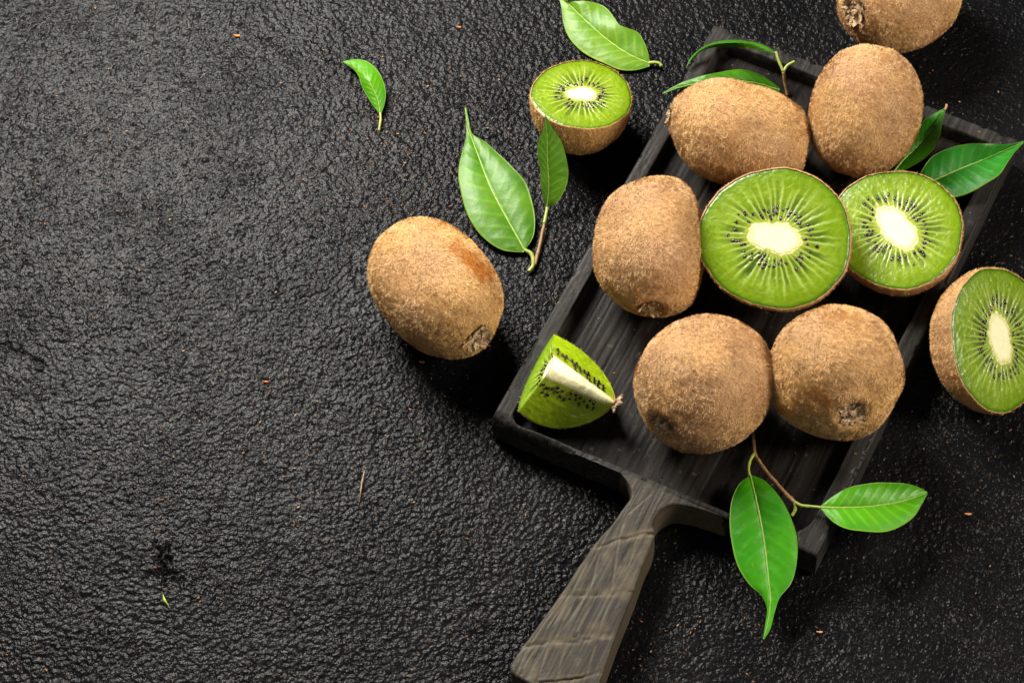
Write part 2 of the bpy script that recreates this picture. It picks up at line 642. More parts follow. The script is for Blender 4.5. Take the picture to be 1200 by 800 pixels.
    Rp = to_board(at(*np.array(Rr, float).T, ZT))[:, :2]
    Lp[0, 1] = Rp[0, 1] = 0.15 * MM
    N = 200
    Ls, Rs = spline(Lp, N), spline(Rp, N)
    # pair by the original knots instead of by length
    def pair(P):
        k = np.linspace(0, len(P) - 1, N)
        i = np.clip(np.floor(k).astype(int), 0, len(P) - 2)
        s = (k - i)[:, None]
        mt = np.gradient(P, axis=0)
        return ((2 * s**3 - 3 * s**2 + 1) * P[i] + (s**3 - 2 * s**2 + s) * mt[i] + (-2 * s**3 + 3 * s**2) * P[i + 1] + (s**3 - s**2) * mt[i + 1])
    Ls, Rs = pair(Lp), pair(Rp)
    s = np.linspace(-1, 1, 91)
    s = np.sign(s) * (1 - (1 - np.abs(s)) ** 1.35)
    s = (s + 1) / 2
    G = Ls[:, None, :] * (1 - s)[None, :, None] + Rs[:, None, :] * s[None, :, None]
    # distance to the outline
    dist = np.full(G.shape[:2], 1.0)
    for Pn in (Ls, Rs, np.stack([Ls[-1], Rs[-1]])):
        for k in range(0, len(Pn) - 1):
            a, b = Pn[k], Pn[k + 1]
            dist = np.minimum(dist, seg_dist(G, a, b))
    gq = np.concatenate([G, np.zeros(G.shape[:2] + (1,))], -1) / MM
    near = sst(0, 6 * MM, -G[..., 1])
    grain = fbm(gq / np.array([1.0, 34, 1]), 2, 3)
    z = ZT - rounding(dist, 1.3 * MM) * np.maximum(near, 0.15) + (0.10 * grain + 0.06 * fbm(gq / 1.4, 4, 2)) * MM
    gro = np.zeros_like(z)
    crk = np.zeros_like(z)
    wq = G + np.stack([fbm(gq / 6, 1, 4, .6), fbm(gq / 6, 3, 4, .6)], -1) * 0.55 * MM
    def pb(x, y):
        return to_board(at(560 + x * .375, 500 + y * .375, ZT))[:2]
    cross = [((370, 375), (450, 345)), ((450, 350), (548, 328)), ((255, 525), (370, 520)), ((370, 520), (490, 508)), ((150, 683), (240, 672)), ((240, 672), (415, 652)),
             ((195, 795), (290, 785)), ((290, 785), (385, 765)), ((300, 650), (400, 640))]
    for k, (a, b) in enumerate(cross):
        dd = seg_dist(wq, pb(*a), pb(*b))
        z -= 0.8 * MM * np.exp(-(dd / (0.38 * MM)) ** 2) * (0.55 + .45 * sst(-.3, .3, vnoise(gq / 4, 2)))
        crk = np.maximum(crk, np.exp(-(dd / (0.42 * MM)) ** 2) * sst(-.5, .3, vnoise(gq / 4, 2)))
        gro = np.maximum(gro, 0.75 * np.exp(-((dd - 0.7 * MM) / (1.3 * MM)) ** 2) * (.5 + .5 * vnoise(gq / 3, 1)))
    lon = [((380, 390), (352, 505)), ((442, 335), (418, 500)), ((330, 440), (292, 520)), ((228, 580), (160, 680)), ((330, 535), (235, 668)), ((280, 530), (215, 625)),
           ((180, 690), (138, 750)), ((268, 560), (240, 610)), ((216, 690), (186, 790)), ((272, 680), (250, 765)), ((410, 545), (375, 640)), ((500, 340), (470, 430)), ((366, 680), (340, 765)), ((455, 300), (440, 340)),
           ((540, 210), (470, 270)), ((110, 790), (150, 700)), ((345, 560), (300, 655))]
    wq = G + (wq - G) * .15
    for k, (a, b) in enumerate(lon):
        dd = seg_dist(wq, pb(*a), pb(*b))
        z -= 0.20 * MM * np.exp(-(dd / (0.40 * MM)) ** 2)
        gro = np.maximum(gro, 0.28 * np.exp(-(dd / (0.42 * MM)) ** 2))
    blot = sst(0.0, 0.9, fbm(gq / 9, 3, 3)) * 0.30 * sst(12, 30, -gq[..., 1])
    gro = np.clip(np.maximum(gro, blot), 0, 1)
    HV = np.concatenate([G, z[..., None]], -1)
    hn, hm = z.shape
    hv = HV.reshape(-1, 3)
    hf = grid_faces(hn, hm)
    ring = np.concatenate([HV[:, 0], HV[-1, 1:], HV[-2::-1, -1]])
    SK = np.repeat(ring[:, None, :], len(lv), 1)
    for k, t in enumerate(lv):
        SK[:, k, 2] = ring[:, 2] * (1 - t) + 0.0004 * t
    sf = grid_faces(len(ring), len(lv))
    allv = np.vstack([hv, SK.reshape(-1, 3)])
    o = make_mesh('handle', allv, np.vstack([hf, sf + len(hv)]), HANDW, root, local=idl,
                  attrs={'groove_and_side_light': np.r_[gro.ravel(), np.full(SK.shape[0] * SK.shape[1], .35)], 'crack': np.r_[crk.ravel(), np.zeros(SK.shape[0] * SK.shape[1])]})  # sides paler throughout: the light on them is painted into the colour
    return root


def _wrapfaces(nr, k):
    i = np.arange(nr)[:, None]
    j = np.arange(k - 1)[None]
    i2 = (i + 1) % nr
    return np.stack([i * k + j, i * k + j + 1, i2 * k + j + 1, i2 * k + j], -1).reshape(-1, 4)


board()

# ------------------------------------------------------------------ kiwis


def frame(axis, hint=None):
    a = unit(axis)
    h = B if hint is None else hint
    if abs(a @ h) > 0.95:
        h = U
    e1 = unit(np.cross(h, a))
    e2 = np.cross(a, e1)
    return a, e1, e2


def normals(V, Fq):
    N = np.zeros_like(V)
    a, b, c, d = (V[Fq[:, k]] for k in range(4))
    fn = np.cross(c - a, d - b)
    for k in range(4):
        np.add.at(N, Fq[:, k], fn)
    N /= np.linalg.norm(N, axis=1)[:, None] + 1e-15
    return N, np.linalg.norm(fn, axis=1) / 2


def fuzz_mesh(name, V, Fq, density, root, attrs, seed, outsign=1, lmin=0.55, lmax=1.5, flow=None):
    """thousands of short bent hairs standing on a surface, joined into one part"""
    r = np.random.default_rng(seed)
    N, A = normals(V, Fq)
    cen = V.mean(0)
    if ((V - cen) * N).sum(1).mean() < 0:
        N = -N
    if 'bald' in attrs:
        A = A * (1 - attrs['bald'][Fq].mean(1))
    cnt = int(A.sum() * 1e6 * density)
    f = r.choice(len(Fq), cnt, p=A / A.sum())
    u, v = r.random(cnt)[:, None], r.random(cnt)[:, None]
    q = Fq[f]
    bl = lambda X: (X[q[:, 0]] * (1 - u) * (1 - v) + X[q[:, 1]] * u * (1 - v) + X[q[:, 2]] * u * v + X[q[:, 3]] * (1 - u) * v)
    P, Nn = bl(V), bl(N)
    Nn /= np.linalg.norm(Nn, axis=1)[:, None]
    # combing direction: drifts slowly over the skin, with clumps
    d = np.stack([fbm(P / MM / 9, 1, 2), fbm(P / MM / 9, 2, 2), fbm(P / MM / 9, 3, 2)], -1)
    cl = np.stack([vnoise(P / MM / 1.3, 1), vnoise(P / MM / 1.3, 2), vnoise(P / MM / 1.3, 3)], -1)
    d = d * 0.8 + cl * 1.3 + r.normal(0, 0.35, (cnt, 3))
    d -= (d * Nn).sum(1)[:, None] * Nn
    d /= np.linalg.norm(d, axis=1)[:, None] + 1e-9
    ln = (lmin + (lmax - lmin) * r.random(cnt) ** 1.6)[:, None] * MM
    lift = (0.25 + 0.35 * r.random(cnt))[:, None]
    side = np.cross(Nn, d)
    wd = (0.055 + 0.035 * r.random(cnt))[:, None] * MM
    P0 = P - Nn * 0.05 * MM
    d1 = d * (1 - lift) + Nn * (lift + 0.25)
    d1 /= np.linalg.norm(d1, axis=1)[:, None]
    P1 = P + d1 * ln * 0.55
    d2 = d + side * r.normal(0, 0.5, (cnt, 1)) + Nn * lift * 0.5
    d2 /= np.linalg.norm(d2, axis=1)[:, None]
    P2 = P1 + d2 * ln * 0.5
    VV = np.stack([P0 - side * wd, P0 + side * wd, P1 + side * wd * 0.75, P1 - side * wd * 0.75, P2], 1).reshape(-1, 3)
    k = np.arange(cnt)[:, None] * 5
    F3 = np.concatenate([k + [0, 1, 2], k + [0, 2, 3], k + [3, 2, 4]], 0)
    at_ = {}
    for an, av in attrs.items():
        vals = av[q].mean(1)
        at_[an] = np.repeat(vals, 5)
    tone = np.clip(0.5 + 0.22 * r.normal(0, 1, cnt) + 0.28 * vnoise(P / MM / 2.2, 4), 0, 1)
    at_['tone'] = np.repeat(tone, 5)
    o = make_mesh(name, VV, F3, FUZZ, root, smooth=True, attrs=at_)
    o['kind'] = 'stuff'
    return o


def sepals(root, name, P, n, e1, e2, rad, seed, count=9, pale=0.5):
    """the dried, crumpled calyx at one end of the fruit: curled flakes round a small stub"""
    r = np.random.default_rng(seed)
    VV, FF = [], []
    def add(v, f):
        FF.append(f + sum(len(x) for x in VV))
        VV.append(v)
    for k in range(count):
        a = 2 * math.pi * (k + r.uniform(-.3, .3)) / count
        c, s_ = math.cos(a), math.sin(a)
        out = c * e1 + s_ * e2
        sd = -s_ * e1 + c * e2
        w = rad * r.uniform(.22, .42)
        ln = rad * r.uniform(.6, 1.0)
        r0 = rad * r.uniform(.15, .35)
        ni, nj = 5, 4
        g = []
        curl = r.uniform(.3, 1.1)
        for i in range(ni):
            t = i / (ni - 1)
            for j in range(nj):
                sj = (j / (nj - 1) - .5) * 2
                p = (P + out * (r0 + ln * t * (1 - .15 * curl * t)) + sd * sj * w * (1 - .55 * t + .2 * math.sin(t * 3))
                     + n * (rad * (.05 + .42 * curl * t * t - .12 * t + .10 * abs(sj)) + r.normal(0, .05) * rad))
                g.append(p)
        g = np.array(g)
        g2 = g - n * 0.25 * MM
        add(np.vstack([g, g2]), np.vstack([grid_faces(ni, nj), grid_faces(ni, nj)[:, ::-1] + len(g)]))
    st, sf = tube([P - n * rad * .2, P + n * rad * .12, P + n * rad * .30], [rad * .32, rad * .28, rad * .16], 9)
    st = st + n * (vnoise(st / MM * 1.3, 2) * .1 * rad)[:, None]
    add(st, sf)
    return make_mesh(name, np.vstack(VV), np.vstack(FF), SEPAL, root, smooth=False)


def settle(build, px, py, zs, guess):
    """move the centre along its ray until the lowest point touches height zs"""
    z = guess
    for _ in range(6):
        c = at(px, py, z)
        V = build(c)
        z += zs - V[:, 2].min()
    return at(px, py, z)


def whole_kiwi(px, py, phi, tau, a, b, zs, label, seed, ell=1.0, ex=0.88, taper=0.0, hue=0.3, stains=(), lump=0.03, scar=1.0, dense=6.0, flat=()):
    ax = camdir(phi, tau)
    a0, e1, e2 = frame(ax)
    nu, nt = 150, 200
    t = np.linspace(0, math.pi, nu)
    th = np.linspace(0, 2 * math.pi, nt, endpoint=False)
    T, TH = np.meshgrid(t, th, indexing='ij')
    def build(c):
        sc = UNIT * np.linalg.norm((c - CAM) @ F) / (FPX * UNIT)
        A_, B_ = a * sc, b * sc
        x = np.sign(np.cos(T)) * np.abs(np.cos(T)) ** ex * A_
        rr = np.abs(np.sin(T)) ** (0.93) * B_ * (1 + taper * np.cos(T))
        D = (np.cos(T)[..., None] * a0 + np.sin(T)[..., None] * (np.cos(TH)[..., None] * e1 + np.sin(TH)[..., None] * e2))
        ln = fbm(D * 1.4 + seed * 3.1, seed % 5, 2)
        m = 1 + lump * ln + 0.006 * fbm(D * 7, 1, 2)
        rr = rr * (1 + 0.018 * np.cos(3 * TH + seed) * np.sin(T))
        V = c + (x[..., None] * a0 + rr[..., None] * (np.cos(TH)[..., None] * e1 * ell + np.sin(TH)[..., None] * e2 / ell)) * m[..., None]
        for (fd, fe, amt) in flat:                      # flattened or slightly hollow flank
            dv = unit(camdir(fd, fe))
            h = D @ dv
            V = V - dv * (amt * B_ * sst(0.45, 1.0, h))[..., None]
        # dimple round both ends
        for sg, dep in ((1, .05), (-1, .04)):
            rad = np.arccos(np.clip(sg * np.cos(T), -1, 1))
            V = V - sg * a0 * (dep * B_ * np.exp(-(rad / .16) ** 2) - 0.03 * B_ * np.exp(-((rad - .30) / .10) ** 2))[..., None]
        return V.reshape(-1, 3)
    c = settle(build, px, py, zs, zs + 0.024)
    V = build(c)
    Fq = grid_faces(nu, nt, True)
    sc = UNIT * ((c - CAM) @ F) / (FPX * UNIT)
    stain = np.zeros(len(V))
    for (sx, sy, sx2, sy2, w, amt) in stains:
        # stains are marks of the skin: found where they sit on this fruit
        v = V - CAM
        dep = v @ F
        pxs, pys = CX + FPX * (v @ R) / dep, CY - FPX * (v @ U) / dep
        p = np.stack([pxs, pys], -1)
        dd = seg_dist(p, np.array([sx, sy], float), np.array([sx2, sy2], float)) / w
        vis = (V - c) @ B > 0
        stain = np.maximum(stain, amt * vis * sst(1.15, 0.35, dd + 0.35 * fbm(V / MM / 2.5, 2, 3)))
    hu = np.clip(hue + 0.5 * fbm((V - c) / MM / 16 + seed, 3, 2), 0, 1)
    base = (c[0], c[1], zs)
    root = empty('kiwi', base, label, 'kiwi', 'whole kiwi fruits')
    bald = np.broadcast_to(np.maximum(sst(.22, .15, T), sst(math.pi - .13, math.pi - .08, T)), T.shape).ravel()
    at_ = {'stain': stain, 'hue': hu, 'bald': bald * .93}
    make_mesh('skin', V, Fq[:, ::-1], SKIN, root, attrs=at_)
    fuzz_mesh('fuzz', V, Fq, dense, root, at_, seed)
    V3 = V.reshape(nu, nt, 3)
    pole = V3[0].mean(0)
    sepals(root, 'calyx', pole + a0 * 0.35 * MM, a0, e1, e2, 0.235 * b * sc * scar, seed + 1, 11)
    pole2 = V3[-1].mean(0)
    sepals(root, 'blossom_scar', pole2, -a0, e1, e2, 0.10 * b * sc, seed + 2, 7)
    return root


def lin(r, g, b_):
    f = lambda c: ((c / 255 + 0.055) / 1.055) ** 2.4
    return np.array([f(r), f(g), f(b_)])


C_CORE, C_OUT, C_MID, C_DARK = lin(224, 220, 178), lin(126, 150, 16), lin(140, 162, 24), lin(62, 86, 8)
C_RAY, C_EDGE, C_HALO = lin(188, 198, 92), lin(76, 118, 8), lin(178, 182, 60)


def lerp(a, b, t):
    return a + (b - a) * t[..., None]


class Cross:
    """pattern of one cut fruit: core outline, rays, cells and seeds (rho 0..1)"""
    def __init__(s, seed, ca, cb_, crot, yellow=0.0, nray=38):
        r = np.random.default_rng(seed)
        s.r, s.ca, s.cb, s.crot, s.seed, s.yellow = r, ca, cb_, crot, seed, yellow
        s.n = nray
        s.rays = np.sort((np.arange(nray) + r.uniform(-.24, .24, nray)) * 2 * math.pi / nray)
        s.len = r.uniform(.68, .88, nray)
        s.str = r.uniform(.55, 1.0, nray)
        s.cd = r.uniform(.35, 1.0, nray)
        s.ce = r.uniform(.52, .70, nray)

    def core(s, th):
        t = th - s.crot
        e = (np.abs(np.cos(t) / s.ca) ** 2.1 + np.abs(np.sin(t) / s.cb) ** 2.1) ** (-1 / 2.1)
        return e * (1 + .05 * np.cos(3 * t + s.seed) + .03 * np.cos(5 * t + s.seed * 1.7) + .03 * np.cos(11 * t + 2 * s.seed) + 0.015 * np.cos(23 * t))

    def color(s, rho, th):
        q = np.stack([rho * np.cos(th), rho * np.sin(th), 0 * rho], -1)
        th = np.mod(th + 0.02 * fbm(q * 7, 1, 2), 2 * math.pi)
        co = s.core(th)
        col = lerp(np.broadcast_to(C_MID, q.shape), C_OUT, sst(.58, .88, rho))
        n1 = fbm(q * 16, 2, 3)
        col = col * (1 + 0.12 * n1)[..., None]
        ext = np.r_[s.rays - 2 * math.pi, s.rays, s.rays + 2 * math.pi]
        idx = np.searchsorted(ext, th)
        lo, hi = ext[idx - 1], ext[idx]
        ci = (idx - 1) % s.n
        mid = (lo + hi) / 2
        hw = (hi - lo) / 2
        x = np.abs(th - mid) / hw                           # 0 in the middle of a cell, 1 on a ray
        # dark translucent cells
        cell = s.cd[ci] * sst(1.0, .55, x) * sst(co + .01, co + .09, rho) * sst(s.ce[ci] + .14, s.ce[ci] - .10, rho)
        col = lerp(col, C_DARK, 0.95 * cell)
        # halo just outside the core, rays
        halo = sst(co + .17, co - .01, rho)
        col = lerp(col, C_HALO * np.array([1, .95, .8]), 0.75 * halo * (1 - .6 * cell))
        ray = np.zeros_like(rho)
        for k in (0, 1):
            a = lo if k == 0 else hi
            i2 = (idx - 1 + k) % s.n
            dd = np.abs(th - a) * np.maximum(rho, .05)
            w = .008 + .014 * rho
            ray = np.maximum(ray, s.str[i2] * np.exp(-(dd / w) ** 2) * sst(s.len[i2] + .10, s.len[i2] - .22, rho))
        # finer streaks between the rays in the outer flesh
        st = vnoise(np.stack([th * 17, rho * 2.2, 0 * rho], -1), 3) * .5 + .5
        col = lerp(col, C_RAY, 0.22 * sst(.5, .9, st) * sst(.45, .6, rho) * sst(.95, .8, rho))
        col = lerp(col, C_RAY, 0.85 * ray * sst(co, co + .04, rho))
        col = lerp(col, C_EDGE, 0.8 * sst(.91, .985, rho))
        # core
        k = sst(co + .018, co - .02, rho + .012 * fbm(q * 30, 1, 2))
        col = lerp(col, C_CORE * (1 - .04 * np.abs(n1))[..., None], k)
        if s.yellow:
            col = col * np.array([1 + .25 * s.yellow, 1, 1 - .3 * s.yellow])
        relief = -0.12 * cell + .10 * ray + .08 * k + .04 * n1
        col = lerp(col * np.array([.56, .65, .72]), col * .92, k)
        return np.clip(col, 0, .95), relief, k

    def seeds(s):
        out = []
        for k in range(s.n):
            a = s.rays[k]
            b_ = s.rays[(k + 1) % s.n] + (2 * math.pi if k == s.n - 1 else 0)
            mid = (a + b_) / 2
            co = float(s.core(np.array([mid]))[0])
            for j in range(int(s.r.choice([1, 2, 3], p=[.30, .45, .25]))):
                rho = co + s.r.uniform(.05, .25)
                out.append((rho, mid + s.r.uniform(-.2, .2) * (b_ - a) , s.r.uniform(.75, 1.15)))
        return out


def ellipsoids(items, nseg=8, nr=6):
    """items: (centre, long dir, side dir, normal, l, w, h) joined to one mesh"""
    t = np.linspace(0, math.pi, nr)
    p = np.linspace(0, 2 * math.pi, nseg, endpoint=False)
    T, PH = np.meshgrid(t, p, indexing='ij')
    loc = np.stack([np.cos(T), np.sin(T) * np.cos(PH), np.sin(T) * np.sin(PH)], -1).reshape(-1, 3)
    loc[:, 1] *= 1 - .35 * loc[:, 0]
    f = grid_faces(nr, nseg, True)
    VV, FF = [], []
    for k, (c, d, sd, n, l, w, h) in enumerate(items):
        VV.append(c + loc[:, :1] * d * l + loc[:, 1:2] * sd * w + loc[:, 2:] * n * h)
        FF.append(f + k * len(loc))
    return np.vstack(VV), np.vstack(FF)


def half_kiwi(px, py, phi, tau, a, b, depth, zs, label, seed, pat, spin=0.0, ell=1.0, hue=0.2, elld=90.0, outline=0.02, dense=3.2):
    n = camdir(phi, tau)
    # in-plane axes: e1 along the picture's right, e2 up
    e1 = unit(R - (R @ n) * n)
    e2 = np.cross(n, e1)
    NT = 480
    th = np.linspace(0, 2 * math.pi, NT, endpoint=False)
    Rf = (1 + outline * np.cos(3 * th + seed) + outline * .8 * np.cos(2 * th + seed * 2.0) + .006 * np.cos(7 * th + seed) + .004 * np.cos(13 * th) + .005 * vnoise(np.stack([np.cos(th) * 14, np.sin(th) * 14, 0 * th + seed], -1), 2))
    dirs = np.cos(th)[:, None] * e1 + np.sin(th)[:, None] * e2
    if True:
        k = math.radians(elld)
        rad = 1 / np.sqrt((np.cos(th - k) / a) ** 2 + (np.sin(th - k) / b) ** 2) * Rf
    nu = 70
    w = np.linspace(0, 1, nu)
    prof_x = -np.sin(w * math.pi / 2) ** 1.0
    prof_r = np.cos(w * math.pi / 2) ** 0.86
    def body(c):
        sc = UNIT * ((c - CAM) @ F) / (FPX * UNIT)
        V = c + sc * (prof_x[:, None, None] * depth * n + prof_r[:, None, None] * (rad[:, None] * dirs)[None])
        D = unit_rows(V - c)
        return (c + (V - c) * (1 + .012 * fbm(D * 2.2 + seed, 1, 2) * sst(0, .25, w)[:, None])[..., None]).reshape(-1, 3)
    c = settle(body, px, py, zs, zs + depth * UNIT * .9)
    sc = UNIT * ((c - CAM) @ F) / (FPX * UNIT)
    V = body(c)
    Fq = grid_faces(nu, NT, True)
    root = empty('half_kiwi', (c[0], c[1], zs), label, 'kiwi half', 'cut kiwi halves')
    hu = np.clip(hue + 0.3 * fbm((V - c) / MM / 14 + seed, 3, 2), 0, 1)
    at_ = {'stain': np.zeros(len(V)), 'hue': hu}
    # the skin stands a hair proud of the flesh at the rim
    rag = fbm(np.stack([np.cos(th) * 26, np.sin(th) * 26, 0 * th + seed], -1), 1, 2)
    lip = c + sc * ((rad * (.985 + .006 * rag))[:, None] * dirs) + n * ((.16 + .10 * rag) * MM)[:, None]
    V2 = np.vstack([lip, V])
    F2 = np.vstack([np.stack([np.arange(NT), (np.arange(NT) + 1) % NT, NT + (np.arange(NT) + 1) % NT, NT + np.arange(NT)], -1), Fq + NT])
    sk = make_mesh('skin', V2, F2, SKIN, root, attrs={'stain': np.r_[np.zeros(NT), at_['stain']], 'hue': np.r_[hu[:NT], hu]})
    fuzz_mesh('fuzz', V, Fq, dense, root, at_, seed, lmin=.6, lmax=1.4)
    # the cut face
    nr = 110
    rho = np.linspace(0.0, 1, nr) ** 0.85
    RH, TH = np.meshgrid(rho, th, indexing='ij')
    col, rel, kcore = pat.color(RH, TH - spin)
    bulge = (0.35 * sst(1, .80, RH) + 0.0) * MM
    edgefall = -0.4 * MM * sst(.955, 1.0, RH)
    q = np.stack([RH * np.cos(TH), RH * np.sin(TH), 0 * RH], -1)
    hgt = bulge + edgefall + rel * MM * .9 + 0.07 * MM * fbm(q * 22, 3, 2)
    FV = c + sc * (RH * (rad * .99)[None])[..., None] * dirs[None] + n * (hgt + .1 * MM)[..., None]
    make_mesh('flesh', FV.reshape(-1, 3), grid_faces(nr, NT, True), FLESH, root, colors=col.reshape(-1, 3))
    # the pale core, a slightly raised plug
    ncr = 16
    cr = np.linspace(0, 1, ncr)
    cth = pat.core(th - spin)
    CV = []
    for k, t in enumerate(cr):
        rr = cth * t * (1 + .0 * t)
        qq = np.stack([rr * np.cos(th) * 40, rr * np.sin(th) * 40, 0 * th], -1)
        hh = (.32 + .16 * np.sqrt(max(0, 1 - t ** 6)) + .12) * MM + .05 * MM * fbm(qq, 2, 2)
        if k == ncr - 1:
            hh = hh - .35 * MM
        CV.append(c + sc * (rr * rad * .99)[:, None] * dirs + n * (hh + .1 * MM)[:, None])
    CV = np.array(CV)
    qq = CV.reshape(-1, 3) / MM
    wob = fbm(qq / 2.2, 2, 3)
    cc = C_CORE * .86 * (1 + .05 * wob)[:, None]
    tt = np.repeat(cr, NT)
    cc = lerp(cc, C_HALO * .85, .85 * sst(.70, 1.02, tt + .04 * wob))
    make_mesh('core', CV.reshape(-1, 3), grid_faces(ncr, NT, True), CORE, root, colors=np.clip(cc, 0, .95))
    # seeds
    items = []
    for (rh, t, s_) in pat.seeds():
        t = t + spin
        d = math.cos(t) * e1 + math.sin(t) * e2
        sd = np.cross(n, d)
        rr = np.interp(np.mod(t, 2 * math.pi), np.r_[th, 2 * math.pi], np.r_[rad, rad[0]]) * sc * rh
        p = c + d * rr + n * (.34 + .15 * rng.random()) * MM
        items.append((p, unit(d + sd * rng.normal(0, .2)), sd, n, .98 * MM * s_, .60 * MM * s_, .40 * MM))
    V3, F3 = ellipsoids(items)
    o = make_mesh('seeds', V3, F3, SEED, root)
    o['kind'] = 'stuff'
    return root


def unit_rows(V):
    return V / (np.linalg.norm(V, axis=-1, keepdims=True) + 1e-12)


whole_kiwi(511.5, 337.5, -49, 31, 92, 67, 0.0, 'golden kiwi with an orange stain, lying alone left of the board', 11,
           hue=.75, stains=[(533, 290, 552, 306, 10, .75), (548, 303, 568, 322, 11, 1.0)], taper=-.03, scar=1.15, ex=.84)
whole_kiwi(1054, -7, -154, 36, 76, 66, 0.0, 'whole kiwi cut off by the top edge of the photo, behind the board', 12, hue=.45, scar=1.15)
whole_kiwi(866.5, 157, 164, 4, 82, 62, ZF, 'whole kiwi lying sideways on the board in front of the curved leaves', 13, hue=.25, ex=.80, taper=-.04, lump=.035)
whole_kiwi(1014, 130, -101, -14, 75, 64, ZF, 'upright oval kiwi lying lengthwise on the board near its far rim, smooth dull brown', 14, hue=.2, taper=.03)
whole_kiwi(767, 289, -93, 27, 82, 69, ZF, 'whole kiwi beside the left rim of the board, left of the largest half', 15, hue=.35, ex=.80, flat=[(0, 15, .14)])
whole_kiwi(826, 449, -136, 30, 82, 78, ZF, 'round whole kiwi between the green wedge and the fuzzy golden kiwi', 16, hue=.15, scar=.8, lump=.04)
whole_kiwi(980, 437, -72, 46, 72, 79.5, ZF, 'fuzzy golden kiwi by the right rim of the board, dried end facing the viewer', 17, hue=.5,
           stains=[(955, 462, 968, 470, 10, .5), (965, 372, 990, 370, 7, .35)], lump=.035, dense=7.5)

half_kiwi(682, 111, 82, 45, 62, 60, 72, 0.0, 'small kiwi half standing cut face up beyond the left rim', 21,
          Cross(21, .30, .19, math.radians(5), yellow=.2, nray=34), hue=.9)
half_kiwi(909, 279, 112, 77, 89.5, 86.5, 70, ZF + 0.009, 'largest cut kiwi half facing the viewer in the middle of the board', 22,
          Cross(22, .36, .215, math.radians(-12), nray=40), elld=-20)
half_kiwi(1051, 268, 100, 64, 79, 78, 64, ZF + 0.002, 'cut kiwi half just right of the largest one, with a slanted white core', 23,
          Cross(23, .42, .235, math.radians(-58), yellow=.15, nray=38), elld=-40)
half_kiwi(1171, 397, 8, 51, 85, 82, 76, 0.0, 'cut kiwi half beyond the board, cropped by the right edge', 24,
          Cross(24, .37, .22, math.radians(-72), nray=40), hue=.4)


